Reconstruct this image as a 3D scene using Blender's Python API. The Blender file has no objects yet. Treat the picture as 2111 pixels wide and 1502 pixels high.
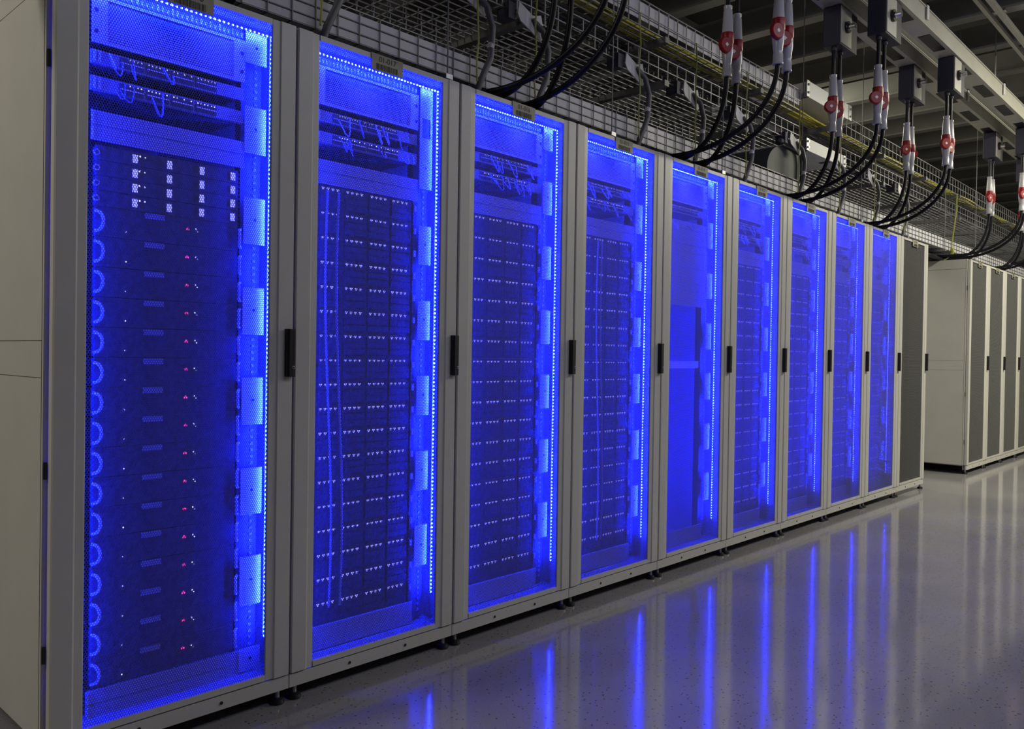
import bpy, bmesh, math, random
from mathutils import Vector, Matrix
random.seed(7)
sc = bpy.context.scene
COL = sc.collection

# ------------------------------------------------------------ camera
CAM = Vector((-0.832, -2.5963, 1.2415))
YAW, PITCH, ROLL, FPX = 0.7511, -0.0105, 0.0152, 1700.865
F = Vector((math.cos(YAW)*math.cos(PITCH), math.sin(YAW)*math.cos(PITCH), math.sin(PITCH)))
R = F.cross(Vector((0, 0, 1))).normalized()
U = R.cross(F)
R2 = R*math.cos(ROLL) + U*math.sin(ROLL)
U2 = -R*math.sin(ROLL) + U*math.cos(ROLL)
cam = bpy.data.cameras.new('camera')
cam.sensor_fit = 'HORIZONTAL'; cam.sensor_width = 36.0
cam.lens = FPX*36.0/2111.0
cam.clip_start = 0.05; cam.clip_end = 100
camo = bpy.data.objects.new('camera', cam)
COL.objects.link(camo)
M = Matrix(((R2.x, U2.x, -F.x, CAM.x), (R2.y, U2.y, -F.y, CAM.y), (R2.z, U2.z, -F.z, CAM.z), (0, 0, 0, 1)))
camo.matrix_world = M
sc.camera = camo

# ------------------------------------------------------------ world, lights, exposure
w = bpy.data.worlds.new('world'); sc.world = w; w.use_nodes = True
w.node_tree.nodes['Background'].inputs[0].default_value = (0.30, 0.30, 0.34, 1)
w.node_tree.nodes['Background'].inputs[1].default_value = 0.2

def area(name, loc, target, sx, sy, power, color, spread=None):
    l = bpy.data.lights.new(name, 'AREA'); l.shape = 'RECTANGLE'
    l.size = sx; l.size_y = sy; l.energy = power; l.color = color
    if spread: l.spread = spread
    o = bpy.data.objects.new(name, l); COL.objects.link(o)
    o.location = loc
    o.rotation_euler = (Vector(target)-Vector(loc)).to_track_quat('-Z', 'Y').to_euler()
    return o
WARM = (1.0, 0.95, 0.74); COOL = (0.84, 0.85, 1.0); WARM2 = (1.0, 0.93, 0.78)
area('ceiling_light', (10.0, -2.6, 4.2), (10.0, -2.2, 0), 6.0, 0.3, 380, WARM)
area('ceiling_light', (3.5, -3.6, 4.2), (3.5, -1.6, 0.6), 5.0, 0.3, 50, COOL)
area('ceiling_light', (-3.4, 1.2, 4.2), (-1.2, 1.0, 0.8), 0.3, 3.0, 100, WARM2)
area('ceiling_light', (8.8, 2.6, 4.1), (9.0, 0.8, 1.2), 0.8, 1.6, 70, WARM)

sc.view_settings.view_transform = 'Standard'
sc.view_settings.look = 'None'
sc.view_settings.exposure = 0.0
sc.view_settings.gamma = 1.0
sc.view_settings.use_curve_mapping = False
cy = sc.cycles
cy.max_bounces = 7; cy.diffuse_bounces = 4; cy.glossy_bounces = 3
cy.transparent_max_bounces = 24; cy.transmission_bounces = 4
cy.sample_clamp_indirect = 12.0
cy.caustics_reflective = False; cy.caustics_refractive = False

# ------------------------------------------------------------ materials
def mat(name, color, rough=0.5, metal=0.0, spec=0.5, noise=0.0, nscale=30.0, bump=0.0, emit=None, estr=0.0):
    m = bpy.data.materials.new(name); m.use_nodes = True
    nt = m.node_tree; b = nt.nodes['Principled BSDF']
    b.inputs['Base Color'].default_value = (*color, 1)
    b.inputs['Roughness'].default_value = rough
    b.inputs['Metallic'].default_value = metal
    b.inputs['Specular IOR Level'].default_value = spec
    if noise or bump:
        tc = nt.nodes.new('ShaderNodeTexCoord')
        n = nt.nodes.new('ShaderNodeTexNoise'); n.inputs['Scale'].default_value = nscale
        n.inputs['Detail'].default_value = 4
        nt.links.new(tc.outputs['Object'], n.inputs['Vector'])
        if noise:
            mr = nt.nodes.new('ShaderNodeMapRange')
            mr.inputs['From Min'].default_value = 0.3; mr.inputs['From Max'].default_value = 0.7
            mr.inputs['To Min'].default_value = 1-noise; mr.inputs['To Max'].default_value = 1+noise
            nt.links.new(n.outputs['Fac'], mr.inputs['Value'])
            vm = nt.nodes.new('ShaderNodeVectorMath'); vm.operation = 'SCALE'
            vm.inputs[0].default_value = color
            nt.links.new(mr.outputs[0], vm.inputs['Scale'])
            nt.links.new(vm.outputs[0], b.inputs['Base Color'])
        if bump:
            bp = nt.nodes.new('ShaderNodeBump'); bp.inputs['Strength'].default_value = bump
            bp.inputs['Distance'].default_value = 0.001
            nt.links.new(n.outputs['Fac'], bp.inputs['Height'])
            nt.links.new(bp.outputs[0], b.inputs['Normal'])
    if emit:
        b.inputs['Emission Color'].default_value = (*emit, 1)
        b.inputs['Emission Strength'].default_value = estr
        m.cycles.emission_sampling = 'NONE'
    return m

def perforated(name, color, pitch, ratio, axes='XZ', glow=0.0):
    m = bpy.data.materials.new(name); m.use_nodes = True
    nt = m.node_tree; b = nt.nodes['Principled BSDF']; out = nt.nodes['Material Output']
    b.inputs['Base Color'].default_value = (*color, 1); b.inputs['Roughness'].default_value = 0.5
    N = nt.nodes.new; L = nt.links.new
    tc = N('ShaderNodeTexCoord'); sep = N('ShaderNodeSeparateXYZ'); L(tc.outputs['Object'], sep.inputs[0])
    def mth(op, a, c=None):
        n = N('ShaderNodeMath'); n.operation = op
        for i, v in enumerate((a, c)):
            if v is None: continue
            if isinstance(v, (int, float)): n.inputs[i].default_value = v
            else: L(v, n.inputs[i])
        return n.outputs[0]
    u = mth('DIVIDE', sep.outputs[axes[0]], pitch)
    v = mth('DIVIDE', sep.outputs[axes[1]], pitch*math.sqrt(3))
    def dist(off):
        a = mth('SUBTRACT', mth('FRACT', mth('ADD', u, off+100.0)), 0.5)
        c = mth('MULTIPLY', mth('SUBTRACT', mth('FRACT', mth('ADD', v, off+100.0)), 0.5), math.sqrt(3))
        return mth('ADD', mth('MULTIPLY', a, a), mth('MULTIPLY', c, c))
    d = mth('MINIMUM', dist(0.0), dist(0.5))
    hole = mth('LESS_THAN', d, (ratio*0.5)**2)
    tr = N('ShaderNodeBsdfTransparent'); mx = N('ShaderNodeMixShader')
    tl = N('ShaderNodeBsdfTranslucent'); tl.inputs[0].default_value = (*color, 1)
    m2 = N('ShaderNodeMixShader'); m2.inputs[0].default_value = glow
    L(b.outputs[0], m2.inputs[1]); L(tl.outputs[0], m2.inputs[2])
    L(hole, mx.inputs[0]); L(m2.outputs[0], mx.inputs[1]); L(tr.outputs[0], mx.inputs[2])
    L(mx.outputs[0], out.inputs['Surface'])
    return m

GREY = mat('powder_coat_light_grey', (0.52, 0.51, 0.48), 0.42, noise=0.03, nscale=6, bump=0.05)
DOORM = mat('perforated_steel_grey', (0.12, 0.12, 0.12), 0.55, spec=0.18)
VENTM = perforated('perforated_vent_white', (0.62, 0.62, 0.62), 0.0085, 0.62)
INNER = mat('inner_steel_grey', (0.42, 0.42, 0.42), 0.5)
WHITE = mat('white_painted_steel', (0.80, 0.80, 0.78), 0.45)
BLANK = mat('blanking_plastic', (0.50, 0.50, 0.52), 0.5)
SRV = mat('server_face_dark', (0.085, 0.085, 0.095), 0.45, noise=0.3, nscale=60)
SRVB = mat('server_body_steel', (0.10, 0.10, 0.11), 0.5)
BLACK = mat('black_plastic', (0.008, 0.008, 0.011), 0.4)
RUB = mat('black_cable_sheath', (0.004, 0.004, 0.008), 0.45, spec=0.22)
STEEL = mat('zinc_steel', (0.42, 0.42, 0.43), 0.38, 0.7, noise=0.1, nscale=40)
WIRE = mat('galvanised_wire', (0.25, 0.25, 0.27), 0.45, 0.35)
WIRED = mat('galvanised_wire_dull', (0.16, 0.16, 0.17), 0.5, 0.3)
DUCT = mat('white_trunking', (0.56, 0.55, 0.60), 0.5, noise=0.04, nscale=5)
PLUGW = mat('grey_plug_plastic', (0.42, 0.42, 0.47), 0.28)
RED = mat('red_plug_plastic', (0.27, 0.008, 0.016), 0.35, spec=0.3)
HOSE = mat('grey_conduit', (0.10, 0.10, 0.115), 0.45)
YELLOW = mat('yellow_cable_sheath', (0.55, 0.50, 0.06), 0.5, noise=0.2, nscale=30)
YG = mat('earth_wire_yellow_green', (0.30, 0.32, 0.06), 0.5)
NAVY = mat('shaded_housing_blue_grey', (0.04, 0.04, 0.062), 0.55, spec=0.3)
BUSB = mat('busbar_light_grey', (0.50, 0.49, 0.44), 0.4, noise=0.08, nscale=4)
CHROME = mat('bright_metal', (0.7, 0.7, 0.7), 0.2, 1.0)
LABELM = mat('label_paper', (0.30, 0.28, 0.22), 0.6)
INK = mat('label_ink', (0.01, 0.01, 0.01), 0.7)
SMOKE = mat('smoked_plastic', (0.055, 0.065, 0.07), 0.5, spec=0.2)
LEDM = mat('blue_led', (0.2, 0.4, 1.0), 0.4, emit=(0.006, 0.0145, 1.0), estr=430.0)
LEDM.cycles.emission_sampling = 'FRONT'
TAPEM = mat('led_tape_backing', (0.10, 0.10, 0.10), 0.5)
PORTM = mat('network_port_glow', (0.75, 0.75, 0.75), 0.4, emit=(0.6, 0.6, 1.0), estr=0.12)  # slight emission added to brighten the port strips
LWHITE = mat('status_led_white', (0.8, 0.8, 0.9), 0.4, emit=(0.75, 0.78, 1.0), estr=1.6)
TABGLOW = mat('pale_tab_glow', (0.8, 0.8, 0.9), 0.4, emit=(0.55, 0.55, 0.9), estr=0.75)  # glow added to pale tabs and latches that only reflect light
LRED = mat('status_led_pink', (0.9, 0.1, 0.3), 0.4, emit=(1.0, 0.05, 0.25), estr=1.1)
TAGM = mat('server_tag_grey', (0.35, 0.35, 0.40), 0.5)
CONC = mat('ceiling_concrete', (0.085, 0.085, 0.08), 0.8, noise=0.2, nscale=1.5)
JOIST = mat('joist_paint', (0.30, 0.30, 0.28), 0.6, noise=0.1, nscale=2)
WALLM = mat('wall_paint_grey', (0.20, 0.20, 0.19), 0.7, noise=0.05, nscale=1)

def floor_mat():
    m = bpy.data.materials.new('polished_speckled_floor'); m.use_nodes = True
    nt = m.node_tree; b = nt.nodes['Principled BSDF']; N = nt.nodes.new; L = nt.links.new
    tc = N('ShaderNodeTexCoord')
    n1 = N('ShaderNodeTexNoise'); n1.inputs['Scale'].default_value = 1.3; n1.inputs['Detail'].default_value = 5
    n2 = N('ShaderNodeTexVoronoi'); n2.inputs['Scale'].default_value = 42.0
    n3 = N('ShaderNodeTexNoise'); n3.inputs['Scale'].default_value = 150.0
    n4 = N('ShaderNodeTexVoronoi'); n4.inputs['Scale'].default_value = 95.0
    for n in (n1, n2, n3, n4): L(tc.outputs['Object'], n.inputs['Vector'])
    r1 = N('ShaderNodeValToRGB'); r1.color_ramp.elements[0].color = (0.205, 0.198, 0.22, 1); r1.color_ramp.elements[1].color = (0.265, 0.255, 0.275, 1)
    r1.color_ramp.elements[0].position = 0.3; r1.color_ramp.elements[1].position = 0.7
    L(n1.outputs['Fac'], r1.inputs[0])
    r2 = N('ShaderNodeValToRGB'); r2.color_ramp.elements[0].color = (0.22, 0.22, 0.22, 1); r2.color_ramp.elements[1].color = (1, 1, 1, 1)
    r2.color_ramp.elements[0].position = 0.10; r2.color_ramp.elements[1].position = 0.20
    L(n2.outputs['Distance'], r2.inputs[0])
    r4 = N('ShaderNodeValToRGB'); r4.color_ramp.elements[0].color = (0.6, 0.6, 0.6, 1); r4.color_ramp.elements[1].color = (1, 1, 1, 1)
    r4.color_ramp.elements[0].position = 0.12; r4.color_ramp.elements[1].position = 0.22
    L(n4.outputs['Distance'], r4.inputs[0])
    r3 = N('ShaderNodeMapRange'); r3.inputs['To Min'].default_value = 0.93; r3.inputs['To Max'].default_value = 1.07
    L(n3.outputs['Fac'], r3.inputs['Value'])
    def mul(a, c):
        x = N('ShaderNodeMix'); x.data_type = 'RGBA'; x.blend_type = 'MULTIPLY'; x.inputs[0].default_value = 1
        L(a, x.inputs[6]); L(c, x.inputs[7]); return x.outputs[2]
    c = mul(mul(mul(r1.outputs[0], r2.outputs[0]), r4.outputs[0]), r3.outputs[0])
    L(c, b.inputs['Base Color'])
    b.inputs['Roughness'].default_value = 0.10
    b.inputs['Specular IOR Level'].default_value = 0.85
    bp = N('ShaderNodeBump'); bp.inputs['Strength'].default_value = 0.10; bp.inputs['Distance'].default_value = 0.002
    n5 = N('ShaderNodeTexNoise'); n5.inputs['Scale'].default_value = 28.0; n5.inputs['Detail'].default_value = 2
    L(tc.outputs['Object'], n5.inputs['Vector'])
    L(n5.outputs['Fac'], bp.inputs['Height']); L(bp.outputs[0], b.inputs['Normal'])
    return m
FLOORM = floor_mat()

# ------------------------------------------------------------ mesh helpers
import numpy as np
def perforated_sheet_mesh(x0, x1, z0, z1, y, t, p, openness):
    """a real perforated sheet: hexagonal cells, each with a hole, its walls and both faces"""
    R_ = p/math.sqrt(3); k = math.sqrt(openness)
    ang = np.arange(6)*math.pi/3 + math.pi/6
    hx, hz = np.cos(ang)*R_, np.sin(ang)*R_
    cs = []; row = 0; z = z0
    while z < z1:
        x = x0 + (p/2 if row % 2 else 0)
        while x < x1: cs.append((x, z)); x += p
        z += p*math.sqrt(3)/2; row += 1
    c = np.array(cs); n = len(c)
    V = np.zeros((n, 24, 3), dtype=np.float32)
    for g, (sc_, yy) in enumerate(((1, y), (k, y), (k, y+t), (1, y+t))):
        V[:, g*6:g*6+6, 0] = c[:, :1] + hx*sc_
        V[:, g*6:g*6+6, 1] = yy
        V[:, g*6:g*6+6, 2] = c[:, 1:] + hz*sc_
    q = []
    for g in range(3):
        for i in range(6):
            j = (i+1) % 6; q.append((g*6+i, g*6+j, g*6+6+j, g*6+6+i))
    Fq = (np.array(q)[None] + (np.arange(n)*24)[:, None, None]).reshape(-1)
    me = bpy.data.meshes.new('perforated_panel')
    nf = n*18
    me.vertices.add(n*24); me.vertices.foreach_set('co', V.reshape(-1))
    me.loops.add(nf*4); me.loops.foreach_set('vertex_index', Fq.astype(np.int32))
    me.polygons.add(nf); me.polygons.foreach_set('loop_start', np.arange(nf, dtype=np.int32)*4)
    me.update(calc_edges=True); me.materials.append(DOORM)
    return me

class MB:
    def __init__(self):
        self.v = []; self.f = []; self.m = []; self.mats = []
    def mi(self, m):
        if m not in self.mats: self.mats.append(m)
        return self.mats.index(m)
    def box(self, x0, x1, y0, y1, z0, z1, m):
        k = len(self.v); i = self.mi(m)
        self.v += [(x0, y0, z0), (x1, y0, z0), (x1, y1, z0), (x0, y1, z0), (x0, y0, z1), (x1, y0, z1), (x1, y1, z1), (x0, y1, z1)]
        for q in ((0, 3, 2, 1), (4, 5, 6, 7), (0, 1, 5, 4), (1, 2, 6, 5), (2, 3, 7, 6), (3, 0, 4, 7)):
            self.f.append(tuple(k+a for a in q)); self.m.append(i)
        return self
    def prism(self, poly, a0, a1, axis, m):
        """poly: list of 2-D points; extruded along axis from a0 to a1 ('z': xy, 'x': yz, 'y': xz)"""
        k = len(self.v); i = self.mi(m); n = len(poly)
        for a in (a0, a1):
            for p, q in poly:
                self.v.append((p, q, a) if axis == 'z' else (a, p, q) if axis == 'x' else (p, a, q))
        self.f.append(tuple(k+j for j in range(n))[::-1]); self.m.append(i)
        self.f.append(tuple(k+n+j for j in range(n))); self.m.append(i)
        for j in range(n):
            j2 = (j+1) % n
            self.f.append((k+j, k+j2, k+n+j2, k+n+j)); self.m.append(i)
        return self
    def tube(self, pts, r, m, n=8, cap=True):
        pts = [Vector(p) for p in pts]; k = len(self.v); i = self.mi(m)
        rs = r if isinstance(r, (list, tuple)) else [r]*len(pts)
        t0 = (pts[1]-pts[0]).normalized()
        a = Vector((0, 0, 1)) if abs(t0.z) < 0.9 else Vector((1, 0, 0))
        nx = t0.cross(a).normalized()
        for j, p in enumerate(pts):
            if j == 0: t = t0
            elif j == len(pts)-1: t = (pts[-1]-pts[-2]).normalized()
            else: t = (pts[j+1]-pts[j-1]).normalized()
            nx = (nx - t*nx.dot(t)).normalized(); ny = t.cross(nx)
            for s in range(n):
                q = 2*math.pi*s/n
                self.v.append(tuple(p + (nx*math.cos(q)+ny*math.sin(q))*rs[j]))
        for j in range(len(pts)-1):
            for s in range(n):
                s2 = (s+1) % n
                self.f.append((k+j*n+s, k+j*n+s2, k+(j+1)*n+s2, k+(j+1)*n+s)); self.m.append(i)
        if cap:
            self.f.append(tuple(k+s for s in range(n))[::-1]); self.m.append(i)
            e = k+(len(pts)-1)*n
            self.f.append(tuple(e+s for s in range(n))); self.m.append(i)
        return self
    def cyl(self, p0, p1, r, m, n=16): return self.tube([p0, p1], r, m, n)
    def lathe(self, prof, c, m, n=20):
        """prof: (r, z) list around the vertical axis through c"""
        return self.tube([(c[0], c[1], c[2]+z) for r, z in prof], [max(r, 1e-4) for r, z in prof], m, n)
    def disc(self, c, r, m, n=6):
        k = len(self.v); i = self.mi(m)
        for s in range(n):
            q = 2*math.pi*s/n; self.v.append((c[0]+r*math.cos(q), c[1], c[2]+r*math.sin(q)))
        self.f.append(tuple(k+s for s in range(n))); self.m.append(i)
    def dome(self, c, r, m):
        """tiny faceted half-bead facing -Y"""
        k = len(self.v); i = self.mi(m); n = 8
        for rr, dy in ((1.0, 0), (0.72, -0.6)):
            for s in range(n):
                q = 2*math.pi*s/n
                self.v.append((c[0]+r*rr*math.cos(q), c[1]+dy*r, c[2]+r*rr*math.sin(q)))
        for s in range(n):
            s2 = (s+1) % n
            self.f.append((k+s, k+s2, k+n+s2, k+n+s)); self.m.append(i)
        self.f.append(tuple(k+n+s for s in range(n))); self.m.append(i)
    def mesh(self, name, smooth=False):
        me = bpy.data.meshes.new(name); me.from_pydata(self.v, [], self.f)
        for m in self.mats: me.materials.append(m)
        me.polygons.foreach_set('material_index', self.m)
        if smooth:
            me.polygons.foreach_set('use_smooth', [True]*len(self.f))
        me.update()
        if smooth:
            bm = bmesh.new(); bm.from_mesh(me)
            for e in bm.edges:
                if len(e.link_faces) == 2 and e.calc_face_angle(0) > 0.7: e.smooth = False
            bm.to_mesh(me); bm.free()
        return me
    def obj(self, name, parent=None, loc=None, smooth=False, bevel=0, label=None, **props):
        o = bpy.data.objects.new(name, self.mesh(name, smooth)); COL.objects.link(o)
        if parent: o.parent = parent
        if loc: o.location = loc
        if label: o['label'] = label
        if bevel:
            md = o.modifiers.new('bevel', 'BEVEL'); md.width = bevel; md.segments = 2
            md.limit_method = 'ANGLE'; md.angle_limit = 0.6
        for k, v in props.items(): o[k] = v
        return o

def thing(name, label, cat, loc=(0, 0, 0), group=None):
    o = bpy.data.objects.new(name, None); COL.objects.link(o)
    o.empty_display_size = 0.05; o.location = loc
    o['label'] = label; o['category'] = cat
    if group: o['group'] = group
    return o
def tag(o, label, cat, group=None):
    o['label'] = label; o['category'] = cat
    if group: o['group'] = group
    return o
def struct(name, mb, **k):
    o = mb.obj(name, **k); o['kind'] = 'structure'; return o
def copy_tree(root, loc, label, group=None):
    r = root.copy(); COL.objects.link(r); r.location = loc; r['label'] = label
    if group: r['group'] = group
    for ch in list(root.children):
        c = ch.copy(); COL.objects.link(c); c.parent = r
        for g in list(ch.children):
            d = g.copy(); COL.objects.link(d); d.parent = c
    return r

W, H, DEP = 0.8, 2.412, 1.1
UU = 0.0472
NTH = ['leftmost', 'second', 'third', 'fourth', 'fifth', 'sixth', 'seventh', 'eighth', 'ninth']
def rackname(n): return 'leftmost lit rack' if n == 0 else NTH[n] + ' lit rack'

# ------------------------------------------------------------ room
struct('floor', MB().box(-5, 24, -5, 7, -0.07, -0.02, FLOORM))
struct('ceiling', MB().box(-5, 24, -5, 7, 5.0, 5.1, CONC))
struct('wall_back', MB().box(-5, 24, 7, 7.1, -0.02, 5.0, WALLM))
struct('wall_front', MB().box(-5, 24, -5.1, -5, -0.02, 5.0, WALLM))
struct('wall_right', MB().box(24, 24.1, -5, 7, -0.02, 5.0, WALLM))
struct('wall_left', MB().box(-5.1, -5, -5, 7, -0.02, 5.0, WALLM))

# ------------------------------------------------------------ rack parts (shared meshes)
def door_frame_mesh():
    b = MB()
    def stile(x0, x1, flip):
        # rolled profile: flat outer land, shallow step towards the opening
        p = [(x0, 0.030), (x0, 0.004), (x0+0.004, 0.0), (x0+0.060, 0.0), (x0+0.066, 0.004), (x1-0.003, 0.006), (x1, 0.009), (x1, 0.0145), (x1-0.024, 0.0145), (x1-0.024, 0.030)]
        if flip: p = [((x0+x1)-a, c) for a, c in p][::-1]
        b.prism(p, 0.083, H-0.006, 'z', GREY)
    stile(0.004, 0.098, False); stile(0.702, 0.796, True)
    b.box(0.098, 0.702, 0.004, 0.030, 2.386, H-0.006, GREY)
    b.box(0.098, 0.702, 0.004, 0.030, 0.083, 0.103, GREY)
    return b
def housing_mesh(end):
    b = MB()
    y0 = 0.036
    b.box(0.0, 0.03, y0, DEP, 0.082, H, GREY)          # left side
    b.box(0.77, W-0.002, y0, DEP, 0.082, H, GREY)      # right side
    b.box(0.03, 0.77, y0, DEP, 2.392, H, INNER)         # roof
    b.box(0.03, 0.77, y0, DEP, 0.070, 0.092, INNER)     # base
    b.box(0.03, 0.77, DEP-0.02, DEP, 0.092, 2.392, SRVB)  # rear
    b.box(0.115, 0.139, 0.13, 0.17, 0.092, 2.392, SRVB)     # 19-inch rails
    b.box(0.653, 0.677, 0.13, 0.17, 0.092, 2.392, SRVB)
    return b
def skirt_mesh():
    b = MB(); b.box(0.002, 0.798, 0.006, 0.022, 0.030, 0.078, GREY); b.box(0.002, 0.798, 0.040, 0.044, 0.030, 0.070, GREY); b.box(0.062, 0.738, 0.022, 0.040, 0.030, 0.034, GREY)  # unseen rear strip and lip added to stop LED light leaking underneath
    for x in (0.265, 0.54): b.cyl((x, 0.0035, 0.053), (x, 0.007, 0.053), 0.0055, BLACK, 12)
    return b
def foot_mesh():
    b = MB(); b.cyl((0, 0, 0.012), (0, 0, 0.095), 0.008, STEEL, 10)
    b.lathe([(0.024, 0), (0.026, 0.004), (0.022, 0.016), (0.012, 0.022)], (0, 0, 0), BLACK, 16)
    return b
def handle_mesh():
    b = MB()
    b.prism([(0.762, 0.002), (0.764, -0.016), (0.770, -0.021), (0.792, -0.021), (0.797, -0.016), (0.797, 0.002)], 1.155, 1.325, 'z', BLACK)
    b.cyl((0.786, -0.0225, 1.188), (0.786, -0.020, 1.188), 0.006, STEEL, 14)
    b.cyl((0.786, -0.0235, 1.188), (0.786, -0.0222, 1.188), 0.0035, BLACK, 10)
    return b
LX, LY, LZ = 0.742, 0.082, 2.372     # blue LED strip along top and right edge
def led_mesh():
    b = MB()
    b.box(LX-0.005, LX+0.005, LY, LY+0.002, 0.21, LZ+0.004, TAPEM)
    b.box(0.062, LX, LY, LY+0.002, LZ-0.004, LZ+0.005, TAPEM)
    z = 0.215
    while z < LZ-0.006:
        b.dome((LX, LY-0.001, z), 0.0046*random.uniform(0.82, 1.1), LEDM); z += 0.0165
    x = 0.065
    while x < LX:
        b.dome((x, LY-0.001, LZ), 0.0044*random.uniform(0.8, 1.1), LEDM); x += 0.0165
    return b
def led_left_mesh():
    b = MB()
    b.box(0.052, 0.062, LY, LY+0.002, 0.16, LZ, TAPEM)
    z = 0.17
    while z < LZ:
        b.dome((0.057, LY-0.001, z), 0.0044, LEDM); z += 0.0165
    return b
PL = [(2.265, 2.376), (1.947, 2.112), (1.625, 1.79), (1.303, 1.47), (0.982, 1.149), (0.66, 0.826), (0.334, 0.51), (0.10, 0.181)]
def plate_mesh(x0, x1, h, window=False):
    b = MB(); y0, y1 = 0.097, 0.100
    if window:
        wz = h*0.50; wh = 0.085
        b.box(x0, x1, y0, y1, 0, wz, WHITE); b.box(x0, x1, y0, y1, wz+wh, h, WHITE)
        b.box(x0, x0+0.012, y0, y1, wz, wz+wh, WHITE); b.box(x1-0.012, x1, y0, y1, wz, wz+wh, WHITE)
        b.box(x0+0.012, x1-0.012, y1, y1+0.002, wz, wz+wh, SRVB)
        b.cyl(((x0+x1)/2, y0-0.0008, 0.09), ((x0+x1)/2, y0, 0.09), 0.0045, BLACK, 10)
    else:
        b.box(x0, x1, y0, y1, 0, h, WHITE)
        b.cyl(((x0+x1)/2+0.002, y0-0.0008, h*0.52), ((x0+x1)/2+0.002, y0, h*0.52), 0.0050, BLACK, 10)
    return b
def side_channel_mesh():
    # recessed zero-U channel behind the plates: dark strip, pale blocks imitating LED glints in its perforations
    b = MB(); b.box(0.677, 0.735, 0.135, 0.150, 0.10, 2.385, SRVB)
    z = 0.13
    while z < 2.37:
        b.box(0.706, 0.716, 0.131, 0.135, z, z+0.010, INNER); z += 0.0235
    return b

SEG = {'0': 'abcdef', '1': 'bc', '2': 'abged', '3': 'abgcd', '4': 'fgbc', '5': 'afgcd', '6': 'afgedc', '7': 'abc', '8': 'abcdefg', '9': 'abcdfg', '-': 'g'}
def label_mesh(text):
    b = MB(); x0, x1, z0, z1 = 0.327, 0.482, 2.346, 2.408
    b.box(x0, x1, -0.0006, 0.0036, z0, z1, LABELM)
    # characters from the text object outlines
    cu = bpy.data.curves.new('t', 'FONT'); cu.body = text; cu.size = 0.030; cu.extrude = 0
    cu.align_x = 'CENTER'
    to = bpy.data.objects.new('t', cu); COL.objects.link(to)
    bpy.context.view_layer.update()
    me = bpy.data.meshes.new_from_object(to)
    k = len(b.v); i = b.mi(INK)
    for v in me.vertices: b.v.append(((x0+x1)/2 + v.co.x, -0.0012, z1-0.028+v.co.y))
    for p in me.polygons: b.f.append(tuple(k+j for j in p.vertices)); b.m.append(i)
    bpy.data.objects.remove(to); bpy.data.curves.remove(cu); bpy.data.meshes.remove(me)
    x = x0+0.022; rr = random.Random(sum(map(ord, text)))
    while x < x1-0.026:
        wd = rr.choice((0.0012, 0.0022, 0.0034)); b.box(x, x+wd, -0.0011, -0.0006, z0+0.003, z0+0.026, INK); x += wd+rr.choice((0.0014, 0.0026))
    return b

door_m = door_frame_mesh().mesh('door'); skirt_m = skirt_mesh().mesh('skirt')
foot_m = foot_mesh().mesh('foot', True); handle_m = handle_mesh().mesh('handle')
led_m = led_mesh().mesh('led_strip'); led_l_m = led_left_mesh().mesh('led_strip')
mesh_panel = perforated_sheet_mesh(0.094, 0.706, 0.098, 2.390, 0.0115, 0.0020, 0.0080, 0.69)
house_m = housing_mesh(False).mesh('housing')
chan_m = side_channel_mesh().mesh('side_channel')
def link(name, me, parent, loc=None, bevel=0, label=None):
    o = bpy.data.objects.new(name, me); COL.objects.link(o); o.parent = parent
    if loc: o.location = loc
    if bevel:
        md = o.modifiers.new('bevel', 'BEVEL'); md.width = bevel; md.segments = 2; md.limit_method = 'ANGLE'; md.angle_limit = 0.6
    if label: o['label'] = label
    return o

BLUE = (0.002, 0.0065, 1.0)
def led_light(x, y, z, tx, ty, tz, length, vertical, power):
    l = bpy.data.lights.new('led_strip_light', 'AREA'); l.shape = 'RECTANGLE'
    l.size = 0.012; l.size_y = length; l.energy = power; l.color = BLUE
    o = bpy.data.objects.new('led_strip_light', l); COL.objects.link(o)
    d = Vector((tx, ty, tz)).normalized(); zz = -d
    yy = Vector((0, 0, 1)) if vertical else Vector((1, 0, 0))
    xx = yy.cross(zz).normalized(); yy = zz.cross(xx)
    o.matrix_world = Matrix(((xx.x, yy.x, zz.x, x), (xx.y, yy.y, zz.y, y), (xx.z, yy.z, zz.z, z), (0, 0, 0, 1)))

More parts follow.
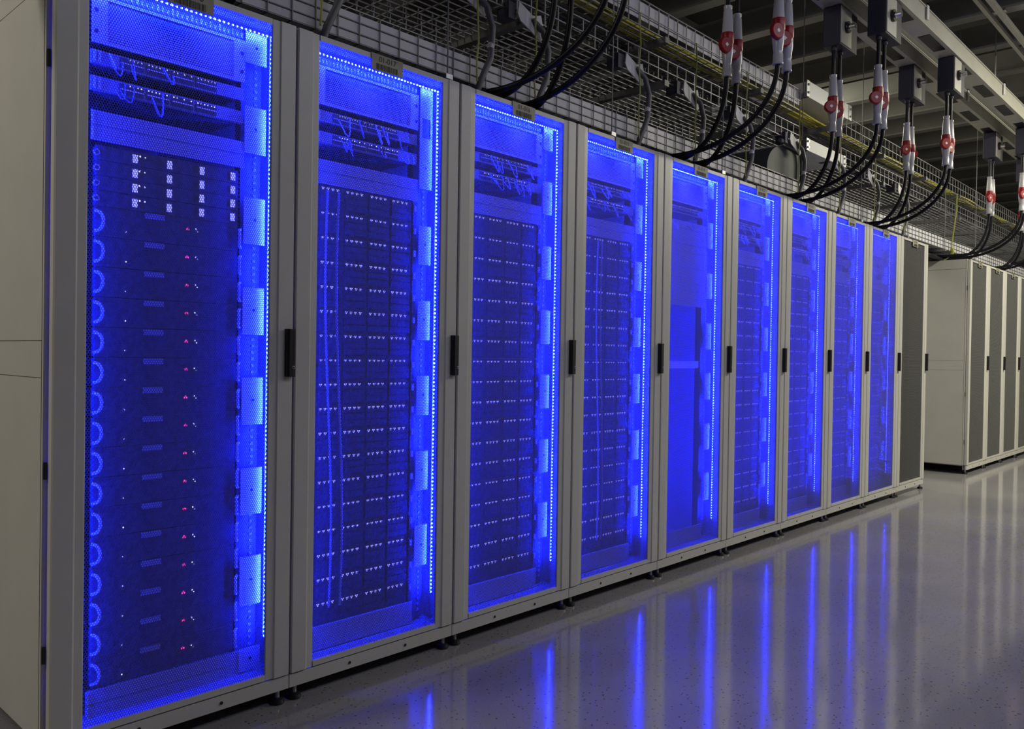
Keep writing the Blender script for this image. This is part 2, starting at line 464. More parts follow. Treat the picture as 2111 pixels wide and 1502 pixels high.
def make_rack(n, X, Y, label, lit=True, number=None, group=None):
    t = thing('server_rack', label, 'server rack', (X, Y, 0), group)
    link('housing', house_m, t)
    if n == 0 and lit or X > 9.4 and X < 9.6:
        # visible side cladding: three panels with thin joints
        b = MB()
        for z0, z1 in ((0.084, 1.155), (1.157, 1.264), (1.266, 2.302), (2.305, H-0.002)):
            b.box(-0.010, -0.001, 0.050, DEP, z0, z1, GREY)
        b.obj('side_panel', t)
        MB().box(-0.009, 0.0, 0.036, 0.047, 0.084, H-0.002, GREY).obj('corner_post', t)
        for z in (0.32, 0.86, 2.06): MB().box(-0.006, 0.002, 0.030, 0.036, z, z+0.05, BLACK).obj('hinge', t)
    d = link('door', door_m, t)
    link('perforated_panel', mesh_panel, d)
    link('handle', handle_m, d, bevel=0.002, label='black door handle with a round key lock')
    if number: label_mesh(number).obj('name_label', d, label='small tan paper label with a code and bar code')
    link('skirt', skirt_m, t)
    for x in (0.035, 0.765): link('foot', foot_m, t, (x, 0.026, -0.02))
    link('foot', foot_m, t, (0.035, DEP-0.06, -0.02)); link('foot', foot_m, t, (0.765, DEP-0.06, -0.02))
    if not lit: return t
    link('led_strip', led_m, t, label='strip of bright blue LED beads along the top and right edge')
    link('led_strip', led_l_m, t, label='strip of blue LED beads down the left edge')
    link('side_channel', chan_m, t)
    px0, px1 = (0.652, 0.734) if n == 0 else (0.660, 0.728)
    for k, (a, c) in enumerate(PL):
        if k == 7 and n: continue
        if n == 1 and k == 0: continue
        if n == 1 and k == 1:
            plate_mesh(px0, px1, 0.43, True).obj('mounting_plate', t, (0, 0, 1.948)); continue
        plate_mesh(px0, px1, c-a).obj('mounting_plate', t, (0, 0, a))
    led_light(X+LX-0.003, LY, 1.29, -0.42, 0.90, 0, 2.14, True, 150)
    led_light(X+0.055, LY, 1.29, 0.45, 0.9, 0, 2.14, True, 110)
    led_light(X+0.40, LY, LZ-0.004, 0, 0.8, -0.6, 0.68, False, 42)
    return t

racks = []
for n in range(9):
    num = '01-%03d' % (18-n)
    extra = {0: 'leftmost tall grey server rack, blue lit, beside its beige side panels',
             4: 'fifth blue-lit grey server rack from the left, plain panels and an empty lower half',
             8: 'ninth blue-lit grey server rack, beside the unlit one'}
    racks.append(make_rack(n, n*W, 0, extra.get(n, NTH[n]+' blue-lit grey server rack from the left, black handle on its door'), True, num, 'blue-lit racks of the row'))
make_rack(9, 9*W, 0, 'unlit grey server rack ending the blue-lit row', False, '01-009')
NR = ['first unlit grey rack of the far group, wide side panel showing', 'second unlit grey rack of the far group',
      'third unlit grey rack of the far group', 'fourth unlit grey rack of the far group, at the right picture edge',
      'fifth unlit grey rack of the far group, mostly out of view']
for k in range(5):
    make_rack(20+k, 9.47+k*W, -0.016, NR[k], False, '01-%03d' % (7-k), 'unlit racks of the far group')

# ------------------------------------------------------------ equipment
def eq_empty(name, label, cat, X, z, group): return thing(name, label, cat, (X, 0, z), group)
# airflow (vent) panel
vent = thing('vent_panel', '', 'vent panel', (0, 0, 2.191), 'perforated vent panels at the rack tops')
b = MB(); hh = 0.1455
b.box(0.140, 0.185, 0.100, 0.108, 0, hh, WHITE); b.box(0.610, 0.652, 0.100, 0.108, 0, hh, WHITE)
b.box(0.185, 0.610, 0.100, 0.108, 0, 0.008, WHITE); b.box(0.185, 0.610, 0.100, 0.108, hh-0.008, hh, WHITE)
for x in (0.152, 0.640):
    for z in (0.035, 0.10): b.cyl((x, 0.0992, z), (x, 0.100, z), 0.0065, BLACK, 12)
b.obj('frame', vent)
MB().box(0.185, 0.610, 0.103, 0.1042, 0.008, hh-0.008, VENTM).obj('perforated_sheet', vent)
MB().box(0.150, 0.640, 0.125, 0.35, 0.004, hh-0.004, BLACK).obj('fan_tray', vent)
for n in range(9):
    lab = 'white perforated vent panel at the top inside the ' + rackname(n)
    if n == 0: vent['label'] = lab
    else: copy_tree(vent, (n*W, 0, 2.191), lab)
# dark strip above the vent, pale blocks imitating the LED strip's reflection
br = thing('led_reflection_strip', '', 'LED reflection', (0, 0, 2.340), 'modelled LED reflections above the vent panels')
b = MB(); b.box(0.14, 0.652, 0.112, 0.118, 0, 0.040, SRVB); b.obj('frame', br)
b = MB(); x = 0.16
while x < 0.64: b.box(x, x+random.uniform(0.003, 0.008), 0.108, 0.112, 0.008, 0.008+random.uniform(0.012, 0.024), INNER); x += 0.0165
b.obj('led_glint', br)
for n in range(9):
    lab = 'dark strip with modelled LED reflections above the vent panel of the ' + rackname(n)
    if n == 0: br['label'] = lab
    else: copy_tree(br, (n*W, 0, 2.340), lab)
# blanking panels
blank = thing('blanking_panel', '', 'blanking panel', (0, 0, 0), None)
b = MB(); b.box(0.140, 0.652, 0.099, 0.106, 0.0008, UU-0.0008, BLANK)
b.box(0.14, 0.146, 0.095, 0.099, 0.004, UU-0.004, WHITE)
b.obj('panel', blank, bevel=0.001)
used = [False]
def put_blank(n, z, lab, group):
    if not used[0]:
        used[0] = True; blank.location = (n*W, 0, z); blank['label'] = lab; blank['group'] = group
    else: copy_tree(blank, (n*W, 0, z), lab, group)
for n in range(9):
    g = 'blanking panels of the ' + rackname(n)
    if n == 4: continue
    put_blank(n, 1.889+UU, 'upper of two plain blanking panels under the switches, ' + rackname(n), g)
    put_blank(n, 1.889, 'lower of two plain blanking panels under the switches, ' + rackname(n), g)
    zb = 0.179 if n == 0 else 0.189
    put_blank(n, zb-UU, 'upper of two plain blanking panels at the bottom of the ' + rackname(n), g)
    put_blank(n, zb-2*UU, 'lowest plain blanking panel inside the ' + rackname(n), g)
ORD = ['topmost', 'second', 'third', 'fourth', 'fifth', 'sixth', 'seventh', 'eighth', 'ninth', 'tenth', 'eleventh', 'twelfth',
       'thirteenth', 'fourteenth', 'fifteenth', 'sixteenth', 'seventeenth', 'lowest']
for k in range(11):
    put_blank(4, 2.083-(k+1)*UU, ORD[k] + ' of the plain blanking panels stacked in the fifth lit rack', 'stacked blanking panels of the fifth lit rack')
for k in range(2):
    put_blank(4, 0.189-(k+1)*UU, ('upper' if k == 0 else 'lower') + ' blanking panel at the very bottom of the fifth lit rack', 'blanking panels of the fifth lit rack')
sh = thing('equipment_shelf', 'pale flat shelf in the empty lower half of the fifth lit rack', 'shelf', (4*W, 0, 1.19))
MB().box(0.15, 0.645, 0.15, 0.62, 0, 0.012, WHITE).obj('tray', sh)
MB().box(0.14, 0.652, 0.140, 0.150, -0.01, 0.035, WHITE).obj('front_lip', sh)

# servers -- drive type
sv = thing('server', '', 'server', (0, 0, 0))
b = MB(); b.box(0.162, 0.630, 0.118, 0.86, 0.002, 2*UU-0.003, SRVB)
b.box(0.160, 0.632, 0.108, 0.118, 0.0005, 2*UU-0.001, SRV)
for c in range(4):
    for r_ in range(3):
        b.box(0.176+c*0.114, 0.176+c*0.114+0.104, 0.105, 0.108, 0.008+r_*0.0265, 0.008+r_*0.0265+0.0225, SRV)
b.obj('chassis', sv)
for s in (0, 1):
    e = MB(); x0 = 0.141 if s == 0 else 0.632
    e.box(x0, x0+0.019, 0.104, 0.112, 0.003, 2*UU-0.004, SRVB)
    e.box(x0+0.004, x0+0.014, 0.098, 0.104, 0.05, 0.075, WHITE)
    e.obj('mounting_ear', sv)
for c in range(4):
    t = MB(); xc = (0.218, 0.332, 0.450, 0.562)[c]
    for q in range(4):
        x = xc-0.040+q*0.0225; s = 0.0032
        t.box(x, x+0.0125, 0.1035, 0.105, 0.0790, 0.0835, TABGLOW)
        t.box(x+0.003, x+0.0085, 0.1035, 0.105, 0.0745, 0.0785, TABGLOW)
    t.obj('glow_tab_row', sv)  # pale drive tabs brightened by added emission
used_sv = False
Z0 = 1.889
for n in (1, 2, 3, 5, 6, 7, 8):
    for k in range(18):
        z = Z0-(k+1)*2*UU
        lab = ('%s dark server in the %s, pale tabs with added glow' % (ORD[k], rackname(n))) if k in (0, 17) else \
              ('%s dark server from the top in the %s, pale tabs with added glow' % (ORD[k], rackname(n)))
        g = 'servers in the ' + rackname(n)
        if not used_sv:
            used_sv = True; sv.location = (n*W, 0, z); sv['label'] = lab; sv['group'] = g
        else: copy_tree(sv, (n*W, 0, z), lab, g)
# rack 0: four thin units and sixteen two-unit servers with pull handles
un = thing('thin_server', '', 'server', (0, 0, 0), 'thin servers at the top of the leftmost lit rack')
b = MB(); b.box(0.162, 0.630, 0.115, 0.80, 0.002, UU-0.002, SRVB); b.box(0.158, 0.634, 0.106, 0.115, 0.0005, UU-0.001, SRV); b.obj('chassis', un)
for x in (0.276, 0.388, 0.500, 0.613):
    MB().box(x-0.008, x+0.008, 0.1035, 0.106, 0.010, 0.036, PORTM if x > 9 else TABGLOW).obj('glow_latch', un)  # latches emit a little light to look white
t = MB(); t.box(0.288, 0.293, 0.104, 0.106, 0.030, 0.035, LWHITE); t.box(0.306, 0.309, 0.104, 0.106, 0.029, 0.033, LWHITE); t.obj('status_light', un)
r = MB(); r.cyl((0.157, 0.100, 0.022), (0.157, 0.106, 0.022), 0.010, WHITE, 14); r.cyl((0.157, 0.099, 0.022), (0.157, 0.1, 0.022), 0.006, SRV, 12); r.obj('thumbscrew', un)
for k in range(4):
    z = 1.856-0.024-k*UU
    lab = '%s of four thin dark servers with latches given a white glow, %s' % (('topmost', 'second', 'third', 'lowest')[k], rackname(0))
    if k == 0: un.location = (0, 0, z); un['label'] = lab
    else: copy_tree(un, (0, 0, z), lab)
hs = thing('handled_server', '', 'server', (0, 0, 0), 'handled servers of the leftmost lit rack')
b = MB(); b.box(0.162, 0.630, 0.118, 0.86, 0.002, 2*UU-0.003, SRVB); b.box(0.158, 0.634, 0.108, 0.118, 0.0005, 2*UU-0.001, SRV); b.obj('chassis', hs)
MB().box(0.309, 0.374, 0.106, 0.108, 0.073, 0.091, TAGM).obj('name_tag', hs)
t = MB()
for q in range(3): t.box(0.446+q*0.004, 0.449+q*0.004, 0.1055, 0.108, 0.052+0.003*(q % 2), 0.058+0.003*(q % 2), LRED)
t.obj('red_light', hs, label='small pink-red status light')
t = MB(); t.box(0.480, 0.483, 0.1055, 0.108, 0.057, 0.061, LWHITE); t.box(0.487, 0.489, 0.1055, 0.108, 0.050, 0.053, LWHITE); t.obj('status_light', hs)
t = MB(); t.box(0.2495, 0.2520, 0.1055, 0.108, 0.02, 0.0235, LWHITE); t.obj('power_light', hs)
for s, x in ((1, 0.160), (-1, 0.640)):
    pts = [(x-0.006*s, 0.106, 0.078)] + [(x + s*0.012*math.sin(a), 0.106-0.024*math.sin(a), 0.046+0.030*math.cos(a)) for a in [i*math.pi/10 for i in range(1, 10)]] + [(x-0.006*s, 0.106, 0.014)]
    MB().tube(pts, 0.0052, WHITE if s > 0 else WHITE, 8).obj('pull_handle', hs, smooth=True)
for k in range(16):
    z = 1.5956-k*2*UU
    lab = ('%s of the dark servers with curved pull handles in the leftmost rack' % ('topmost' if k == 0 else 'lowest' if k == 15 else ORD[k]+' from top'))
    if k == 0: hs.location = (0, 0, z); hs['label'] = lab
    else: copy_tree(hs, (0, 0, z), lab)

# network switches
sw = thing('network_switch', '', 'network switch', (0, 0, 0))
b = MB(); b.box(0.160, 0.632, 0.12, 0.55, 0.001, 0.044, SRVB); b.box(0.141, 0.652, 0.108, 0.120, 0.001, 0.044, INNER); b.obj('chassis', sw)
for c in range(4):
    p = MB(); x0 = 0.225+c*0.083
    p.box(x0, x0+0.076, 0.1055, 0.108, 0.006, 0.038, SRV)
    for q in range(6):
        p.box(x0+0.004+q*0.012, x0+0.012+q*0.012, 0.1035, 0.1055, 0.024, 0.031, SRVB)
        p.box(x0+0.004+q*0.012, x0+0.012+q*0.012, 0.1035, 0.1055, 0.011, 0.018, SRVB)
        if random.random() < 0.6: p.box(x0+0.006+q*0.012, x0+0.0095+q*0.012, 0.1030, 0.1035, 0.033, 0.0365, LWHITE)
    p.box(x0+0.002, x0+0.074, 0.1025, 0.1035, 0.0195, 0.0225, PORTM)
    p.obj('port_block', sw)
for x in (0.146, 0.160, 0.174): pass
e = MB(); e.box(0.146, 0.152, 0.100, 0.108, 0.004, 0.041, WHITE); e.box(0.160, 0.167, 0.102, 0.108, 0.004, 0.041, WHITE); e.obj('end_bracket', sw)
first = True
for n in range(9):
    for j, z in enumerate((2.128, 2.046)):
        if n == 4 and j: continue
        lab = ('only network switch' if n == 4 else ('upper network switch' if j == 0 else 'lower network switch')) + ' below the vent panel in the ' + rackname(n)
        if first: first = False; sw.location = (n*W, 0, z); sw['label'] = lab; sw['group'] = 'network switches'
        else: copy_tree(sw, (n*W, 0, z), lab, 'network switches')
# patch cables hanging from the switches
rc = random.Random(5)
def patch(n, x, z, dx, dz, rad):
    b = MB(); pts = []
    for i in range(13):
        a = i/12
        pts.append((n*W+x+dx*a, 0.098-0.030*math.sin(a*math.pi), z-dz*math.sin(a*math.pi)+0.02*a))
    b.tube(pts, rad, rc.choice((INNER, WHITE, BLANK)), 6)
    o = b.obj('patch_cable', smooth=True)
    tag(o, 'thin patch cable looping below the switches in the ' + rackname(n), 'cable', 'patch cables in the ' + rackname(n))
for n in range(9):
    if n == 4: cnt = 3
    elif n == 0: cnt = 7
    else: cnt = 11
    for i in range(cnt):
        x = rc.uniform(0.20, 0.40 if n == 0 else 0.60)
        z = rc.choice((2.145, 2.06)); dx = rc.uniform(-0.06, 0.06)
        patch(n, x, z, dx, rc.uniform(0.035, 0.075), rc.uniform(0.0022, 0.0034))
# cable bundles hanging inside the fourth rack's door side
for n, xs in ((3, (0.30, 0.335)), (1, (0.20, 0.25))):
    for x in xs:
        b = MB(); b.tube([(n*W+x+0.02*math.sin(z*3.0), 0.075, z) for z in [1.86-0.1*i for i in range(17)]], 0.0045, BLANK, 6)
        tag(b.obj('hanging_cable', smooth=True), 'slim cable hanging in front of the servers in the ' + rackname(n), 'cable', 'hanging cables in the ' + rackname(n))

# ------------------------------------------------------------ overhead: trunking and trays
X0, X1 = -0.15, 15.0
wt = thing('cable_trunking', 'long white cable trunking in a wire basket just above the racks', 'cable trunking', (0, 0, 2.52))
MB().box(X0, X1, 0.206, 0.210, 0.0, 0.112, DUCT).box(X0, X1, 0.210, 0.50, 0.0, 0.004, DUCT).box(X0, X1, 0.497, 0.50, 0.0, 0.112, DUCT).obj('trough', wt)
b = MB(); x = X0
while x < X1:
    b.box(x-0.002, x+0.002, 0.198, 0.202, -0.006, 0.125, WIRED); b.box(x-0.002, x+0.002, 0.198, 0.50, -0.008, -0.004, WIRED); x += 0.105
for z in (-0.006, 0.034, 0.080, 0.125): b.box(X0, X1, 0.2, 0.204, z-0.002, z+0.002, WIRE if z > .1 else WIRED)
for y in (0.26, 0.32, 0.38, 0.44): b.box(X0, X1, y-0.002, y+0.002, -0.012, -0.008, WIRED)
b.obj('wire_basket', wt)
for i in range(11):
    x = 0.42+i*1.25
    MB().box(x, x+0.04, 0.17, 0.53, -0.035, -0.014, STEEL).obj('support_bracket', wt)
# dark rail between rack tops and trunking
rl = MB().box(-0.5, 8.0, 0.12, 0.17, 2.414, 2.452, NAVY)
tag(rl.obj('support_rail'), 'dark low rail lying along the tops of the lit racks', 'rail')

def wire_tray(name, label, y0, y1, z, h, m, step=0.105, long=0.053, brackets=True, gap=None):
    t = thing(name, label, 'cable tray', (0, 0, z))
    b = MB(); r = 0.0027; x = X0
    runs = [(X0, X1)] if not gap else [(X0, gap[0]), (gap[1], X1)]
    while x < X1:
        if not (gap and gap[0] < x < gap[1]):
            b.box(x-r, x+r, y0, y1, -r, r, m)
            b.box(x-r, x+r, y0-r, y0+r, -r, h, m); b.box(x-r, x+r, y1-r, y1+r, -r, h, m)
        x += step
    for xa, xb in runs:
        y = y0
        while y <= y1+1e-6: b.box(xa, xb, y-r, y+r, -3*r, -r, m); y += long
        for zz in (h*0.45, h):
            b.box(xa, xb, y0-2*r, y0, zz-r, zz+r, m); b.box(xa, xb, y1, y1+2*r, zz-r, zz+r, m)
    b.obj('wire_grid', t)
    if brackets:
        for i in range(11):
            x = 0.95+i*1.25
            MB().box(x, x+0.045, y0-0.03, y1+0.03, -0.045, -0.010, WIRED).obj('support_bracket', t)
    return t
wire_tray('wire_cable_tray', 'lower wire cable tray nearest the aisle, above the white trunking', 0.20, 0.80, 2.94, 0.125, WIRE, gap=(5.42, 6.24))
wire_tray('wire_cable_tray', 'upper wire cable tray nearest the aisle, holding yellow cables', 0.20, 0.65, 3.20, 0.15, WIRE, gap=(5.42, 6.34))
wire_tray('wire_cable_tray', 'wire cable tray behind the front pair, over the rack backs', 0.95, 1.60, 3.05, 0.12, WIRED)
wire_tray('wire_cable_tray', 'low dull wire cable tray deep behind the white trunking', 0.62, 1.15, 2.66, 0.10, WIRED)
yb = MB()
for i in range(7):
    yy = 0.245+i*0.017; zz = 3.212+random.uniform(0, 0.012)
    pts = [(x, yy+0.012*math.sin(x*2.3+i), zz+0.006*math.sin(x*5+i*2)) for x in [X0+0.25*k for k in range(68)]]
    yb.tube(pts, 0.0075, YELLOW, 6)
o = yb.obj('yellow_cable_bundle', smooth=True); tag(o, 'bundle of yellow cables lying in the upper wire tray', 'cable bundle'); o['kind'] = 'stuff'
pb = MB()
for i in range(9):
    yy = 0.40+i*0.022
    pts = [(x, yy+0.015*math.sin(x*1.7+i), 3.215+0.006*math.sin(x*4+i*2)) for x in [X0+0.3*k for k in range(56)]]
    pb.tube(pts, 0.009, HOSE, 6)
o = pb.obj('grey_cable_bundle', smooth=True); tag(o, 'bundle of grey cables behind the yellow ones in the upper tray', 'cable bundle'); o['kind'] = 'stuff'
# side cover sheets on the upper tray
k = 0
for xa, xb_, nm in ((2.9, 5.45, 'long grey cover sheet clipped to the upper wire tray, nearer the camera'),):
    cs = MB().box(xa, xb_, 0.212, 0.215, 3.24, 3.345, DUCT); tag(cs.obj('cover_sheet'), nm, 'cover sheet')

# solid boxes crossing the two trays
for nm, z0, z1, xa, xb_ in (('lower', 2.884, 2.978, 5.48, 6.17), ('upper', 3.30, 3.425, 5.47, 6.27)):
    t = thing('junction_trough', nm + ' white solid trough section set in the wire trays', 'trough', (xa, 0, z0))
    L_, hh = xb_-xa, z1-z0
    MB().box(0, L_, 0.150, 0.156, 0, hh, WHITE).obj('front_plate', t)
    MB().box(0, L_, 0.156, 1.0, 0, 0.004, DUCT).box(0, 0.004, 0.156, 1.0, 0, hh, DUCT).box(L_-0.004, L_, 0.156, 1.0, 0, hh, DUCT).obj('trough', t)
    c = MB(); c.box(-0.045, 0, 0.146, 0.152, 0, hh, STEEL)
    for q in (0.25, 0.75): c.cyl((-0.022, 0.146, hh*q), (-0.022, 0.136, hh*q), 0.009, CHROME, 10)
    c.obj('clamp', t)
    c = MB(); c.box(L_, L_+0.06, 0.146, 0.152, 0, hh, STEEL)
    for q in (0.25, 0.75): c.cyl((L_+0.03, 0.146, hh*q), (L_+0.03, 0.136, hh*q), 0.009, CHROME, 10)
    c.obj('clamp', t)
# smoked rounded hood
hd = thing('cable_drop_hood', 'large smoked grey rounded hood between the trays, below the troughs', 'hood', (4.92, 0.22, 2.655))
p = [(0.0, 0.0)] + [(0.30-0.30*math.cos(a), 0.02+0.20*math.sin(a)) for a in [i*math.pi/2/8 for i in range(9)]] + [(0.55, 0.22), (0.55, 0.0)]
MB().prism(p, 0.0, 0.38, 'y', SMOKE).obj('hood_shell', hd)
MB().tube([(0.14+0.40*math.sin(a*0.5), -0.03, 0.235) if a < 1 else (0.44+0.10*math.sin((a-1)*0.9), -0.03, 0.235-0.05*(a-1)**2) for a in [i*0.25 for i in range(14)]], 0.016, HOSE, 8).obj('edge_tube', hd, smooth=True)

# threaded rods, conduits, earth wires
NTH2 = ['first'] + NTH[1:]
for i in range(9):
    x = 0.44+i*1.25
    b = MB().cyl((x, 0.185, 2.50), (x, 0.185, 5.0), 0.004, WIRED, 6)
    b.cyl((x, 0.185, 2.488), (x, 0.185, 2.510), 0.009, WIRE, 6)
    tag(b.obj('threaded_rod'), '%s thin threaded rod from the left, ceiling to white trunking' % NTH2[i], 'threaded rod', 'threaded rods along the trunking')
HX = [0.30, 1.02, 1.86, 2.26, 3.16, 3.78, 4.45, 5.30, 6.1, 6.9, 7.7]
for i, x in enumerate(HX):
    near = ('first', 'second', 'third', 'fourth', 'fifth', 'sixth', 'seventh', 'eighth', 'ninth', 'tenth', 'eleventh')[i]
    t = thing('conduit_drop', near + ' grey conduit drop from the left, ending on the rack tops', 'conduit', (x, 0.10, 2.41), 'conduit drops')
    pts = [(-0.02, 0.06, 0.02), (0.0, 0.045, 0.10), (0.05, 0.03, 0.22), (0.05, 0.02, 0.36), (0.02, 0.03, 0.45), (-0.03, 0.06, 0.50)]
    sm = []
    for a in range(len(pts)-1):
        for q in range(5):
            f = q/5; sm.append(tuple(pts[a][c]*(1-f)+pts[a+1][c]*f for c in range(3)))
    sm.append(pts[-1])
    MB().tube(sm, [0.015+(0.0012 if j % 2 else 0) for j in range(len(sm))], HOSE, 10).obj('conduit', t, smooth=True)
    b = MB(); b.prism([(-0.14, 0.50), (-0.13, 0.56), (-0.03, 0.52), (0.03, 0.54), (0.06, 0.44), (0.03, 0.41), (-0.04, 0.44), (-0.12, 0.47)], 0.055, 0.062, 'y', DUCT)
    b.obj('white_outlet_plate', t)
    MB().box(-0.19, -0.14, 0.07, 0.15, 0.47, 0.55, NAVY).obj('shadow_block', t)  # dark block stands in for the shadow behind the outlet plate
    MB().cyl((-0.02+0.066, 0.028, 0.26), (0.05, 0.028, 0.285), 0.0175, DUCT, 10).obj('cable_tie', t)
    e = MB(); e.tube([(x-0.035+0.006*math.sin(q*2.1+i), 0.13, 3.22-0.09*q) for q in range(9)], 0.0045, YG, 6)
    tag(e.obj('earth_wire', smooth=True), 'thin yellow-green wire beside the ' + near + ' conduit drop', 'wire', 'yellow-green wires')
    pdx = MB(); pdx.prism([(x-0.10, 2.414), (x-0.075, 2.436), (x-0.05, 2.442), (x-0.015, 2.436), (x, 2.414)], 0.08, 0.13, 'y', BLACK)
    tag(pdx.obj('cable_gland'), 'low black cable gland on the rack top at the ' + near + ' conduit drop', 'gland', 'cable glands')
# loose yellow-green wire at the end of the lit row
b = MB(); b.tube([(9.60, 0.35, 3.20), (9.56, 0.22, 3.19), (9.53, 0.16, 3.16), (9.51, 0.155, 2.98), (9.50, 0.17, 2.80), (9.49, 0.19, 2.60), (9.49, 0.19, 2.50), (9.49, 0.23, 2.44), (9.48, 0.27, 2.412)], 0.007, YG, 6)
b.tube([(9.49, 0.185, 2.54), (9.49, 0.18, 2.50), (9.49, 0.20, 2.47)], 0.018, YG, 6)
tag(b.obj('earth_wire', smooth=True), 'long yellow-green wire hanging down to the first far rack', 'wire')

# black cable bundle crossing the gap between the two groups of racks
dk = MB()
for i in range(6):
    dk.tube([(7.9+0.15*j, 0.30+i*0.045, 2.433+0.012*(i % 2)+0.003*math.sin(j+i)) for j in range(13)], 0.019, RUB, 8)
o = dk.obj('black_cable_bundle', smooth=True); tag(o, 'thick black cable bundle bridging the gap between rack groups', 'cable bundle'); o['kind'] = 'stuff'

# ------------------------------------------------------------ busbars
for nm, y, lab in (('A', -0.14, 'inner busbar trunking running lengthwise right above the rack fronts'), ('B', -0.46, 'outer brightly lit busbar trunking over the aisle edge')):
    t = thing('busbar_trunking', lab, 'busbar', (0, y, 3.84))
    MB().box(0.5, 15, -0.070, 0.070, 0.012, 0.140, BUSB).obj('busbar_body', t)
    MB().box(0.5, 15, -0.078, 0.078, 0.0, 0.012, BUSB).obj('lower_flange', t)
    MB().box(0.5, 15, -0.078, 0.078, 0.140, 0.150, BUSB).obj('upper_flange', t)
    x = 0.6
    while x < 15:
        MB().box(x, x+0.42, -0.045, 0.045, -0.004, 0.0, BLACK).obj('slot_cover', t, label='black slot opening on the underside'); x += 0.80
    for i in range(6):
        x = 1.2+i*2.4
        MB().box(x, x+0.045, -0.086, -0.079, 0.05, 0.17, WHITE).box(x, x+0.045, -0.086, 0.086, 0.158, 0.170, STEEL).obj('hanger_clamp', t)
        MB().cyl((x+0.02, 0, 0.165), (x+0.02, 0, 1.16), 0.006, STEEL, 6).obj('hanger_rod', t)

def quarter(P, Q, n=18, bulge=1.0):
    P, Q = Vector(P), Vector(Q); out = []
    for i in range(n+1):
        a = i/n*math.pi/2
        s = math.sin(a); c = 1-math.cos(a)
        out.append(P + Vector(((Q.x-P.x)*c, (Q.y-P.y)*c, (Q.z-P.z)*s)))
    return out

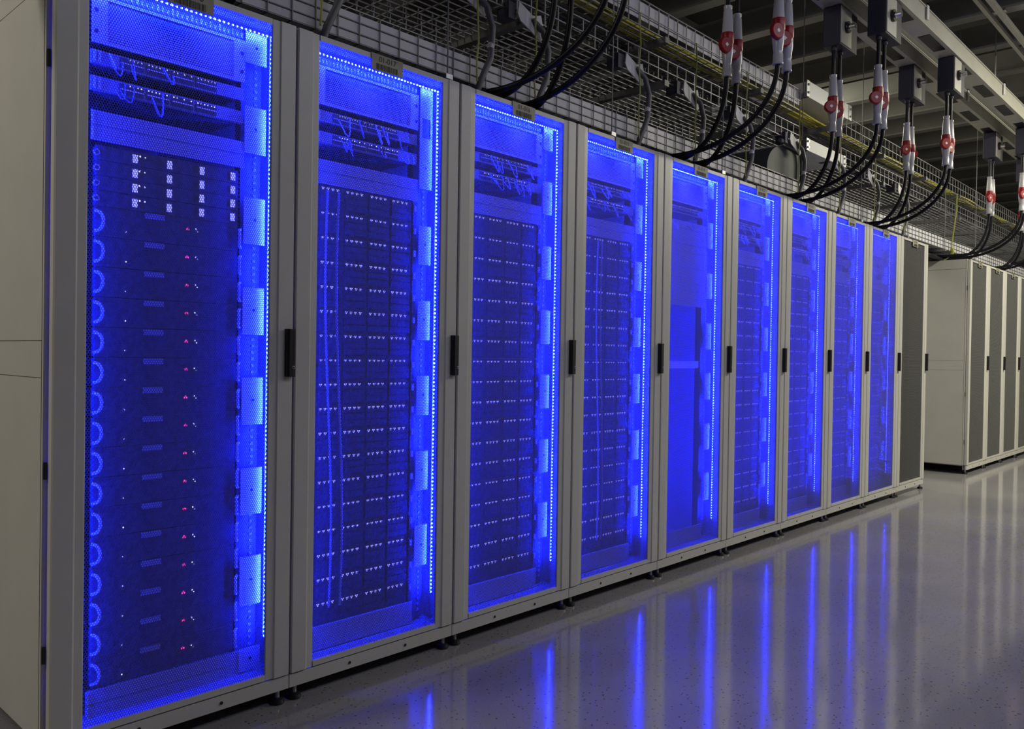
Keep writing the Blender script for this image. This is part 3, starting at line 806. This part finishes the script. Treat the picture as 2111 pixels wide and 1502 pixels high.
GX = [0.45, 2.05, 3.64, 5.22, 6.85, 9.66, 11.25]
GN = ['above the leftmost racks', 'above the third lit rack', 'above the fifth lit rack', 'above the seventh lit rack', 'above the ninth lit rack', 'above the far rack group', 'farthest along the busbars']
for g, gx in enumerate(GX):
    for s, (y, sn) in enumerate(((-0.14, 'inner'), (-0.46, 'outer'))):
        t = thing('tap_off_box', 'shade-toned tap-off box with rotary switch, %s busbar, %s' % (sn, GN[g]), 'tap-off box', (gx, y, 3.55), 'tap-off boxes')
        MB().box(-0.045, 0.28, -0.062, 0.066, 0.0, 0.286, NAVY).obj('housing', t, bevel=0.006)  # housing colour carries the shade of the side turned from the light
        MB().box(-0.040, 0.15, -0.070, -0.062, 0.01, 0.275, BUSB).obj('front_cover', t, bevel=0.002)
        k = MB(); k.cyl((0.055, -0.070, 0.14), (0.055, -0.090, 0.14), 0.042, BLACK, 20); k.cyl((0.055, -0.090, 0.14), (0.055, -0.135, 0.14), 0.022, CHROME, 16)
        k.obj('rotary_switch', t)
        MB().cyl((0.0, 0.0, 0.0), (0.0, 0.0, -0.03), 0.020, NAVY, 12).obj('gland', t)
        MB().cyl((0.12, 0.0, 0.01), (0.12, 0.0, -0.03), 0.020, NAVY, 12).obj('gland', t)
        for c in range(2):
            cx = gx + c*0.115; top = 3.345 - c*0.012
            wh = ('%s %s' % (sn, ('near' if c == 0 else 'far')))
            q = thing('power_socket', '%s red and white power socket hanging %s' % (wh, GN[g]), 'power socket', (cx, y, top), 'hanging power sockets')
            MB().cyl((0, 0, -0.01), (0, 0, 3.53-top), 0.014, RUB, 10).obj('cable', q)
            MB().lathe([(0.018, 0), (0.026, -0.002), (0.025, -0.018), (0.023, -0.024), (0.026, -0.03), (0.033, -0.16), (0.037, -0.162)], (0, 0, 0), PLUGW).obj('body', q, smooth=True)
            MB().lathe([(0.037, -0.162), (0.038, -0.168), (0.038, -0.222), (0.036, -0.228)], (0, 0, 0), RED).obj('collar', q, smooth=True)
            rot = (-2.35, -2.2, -1.9)[(g+c) % 3] if (g, s, c) not in ((4, 0, 1),) else 0.3
            dx_, dy_ = math.cos(rot), math.sin(rot)
            side = Vector((dx_, dy_, 0)); cen = Vector((-0.036, 0.012, -0.245)) if rot < 0 else Vector((0.035, 0, -0.232))
            lid = MB().tube([cen+side*0.012, cen+side*0.016, cen+side*0.034, cen+side*0.040], [0.040, 0.046, 0.046, 0.040], RED, 24)
            lid = lid.obj('lid', q, smooth=True)
            MB().tube([cen+side*0.040, cen+side*0.0412], [0.013, 0.013], WHITE, 4).obj('sticker', lid)
            b2 = top-0.226
            k = thing('power_cable', '%s thick black curving power cable, %s' % (wh, GN[g]), 'power cable', (0, 0, 0), 'black power cables')
            MB().lathe([(0.034, 0), (0.034, -0.05), (0.026, -0.115), (0.024, -0.125), (0.027, -0.14), (0.028, -0.182), (0.031, -0.186), (0.030, -0.194), (0.016, -0.195)], (cx, y, b2), PLUGW).obj('plug_body', k, smooth=True)
            start = Vector((cx, y, b2-0.19))
            lx = gx - 0.12 + c*0.26
            # hangs down, then sweeps back onto the rack top
            ss = 0.0 if s == 0 else 0.015
            end = Vector((lx-(0.04 if s else 0.0), 0.13, 2.450+ss))
            pts = [start+Vector((0, 0, 0.01))] + quarter(start, end)
            pts += [end+Vector((-0.05-0.05*c, 0.16, -0.005)), end+Vector((-0.10, 0.40, -0.01))]
            MB().tube(pts, 0.0145, RUB, 12).obj('cable', k, smooth=True)

# ------------------------------------------------------------ ceiling structure
i = 0
for x in [2.0+0.92*j for j in range(22)]:
    b = MB(); b.box(x, x+0.14, -4.8, 6.8, 4.40, 4.42, JOIST); b.box(x+0.06, x+0.08, -4.8, 6.8, 4.42, 4.66, JOIST)
    o = b.obj('ceiling_joist'); o['kind'] = 'structure'; o.name = 'trim_%d' % (i+1); i += 1
for y in (-0.95, 2.2, 4.4):
    b = MB(); b.box(-4.8, 23.8, y, y+0.18, 4.66, 4.68, JOIST); b.box(-4.8, 23.8, y+0.08, y+0.10, 4.68, 5.0, JOIST)
    o = b.obj('trim'); o['kind'] = 'structure'; o.name = 'trim_%d' % (i+1); i += 1
rt = thing('ceiling_rail', 'twin pale rail hanging high over the aisle at top right', 'rail', (0, -0.70, 4.28))
MB().box(2.0, 16, -0.06, -0.02, 0, 0.04, BUSB).obj('rail_bar', rt)
MB().box(2.0, 16, 0.03, 0.06, 0.0, 0.04, BUSB).obj('rail_bar', rt)
for x in (4.5, 7.35, 10.2):
    MB().cyl((x, 0, 0.04), (x, 0, 0.72), 0.006, STEEL, 6).obj('hanger_rod', rt)
    MB().box(x-0.03, x+0.03, -0.08, 0.08, 0.03, 0.05, CHROME).obj('clamp', rt)
pipe = MB().cyl((0.5, 0.05, 4.30), (15, 0.05, 4.30), 0.075, JOIST, 20)
tag(pipe.obj('ceiling_pipe', smooth=True), 'pale round pipe running lengthwise above the busbars', 'pipe')
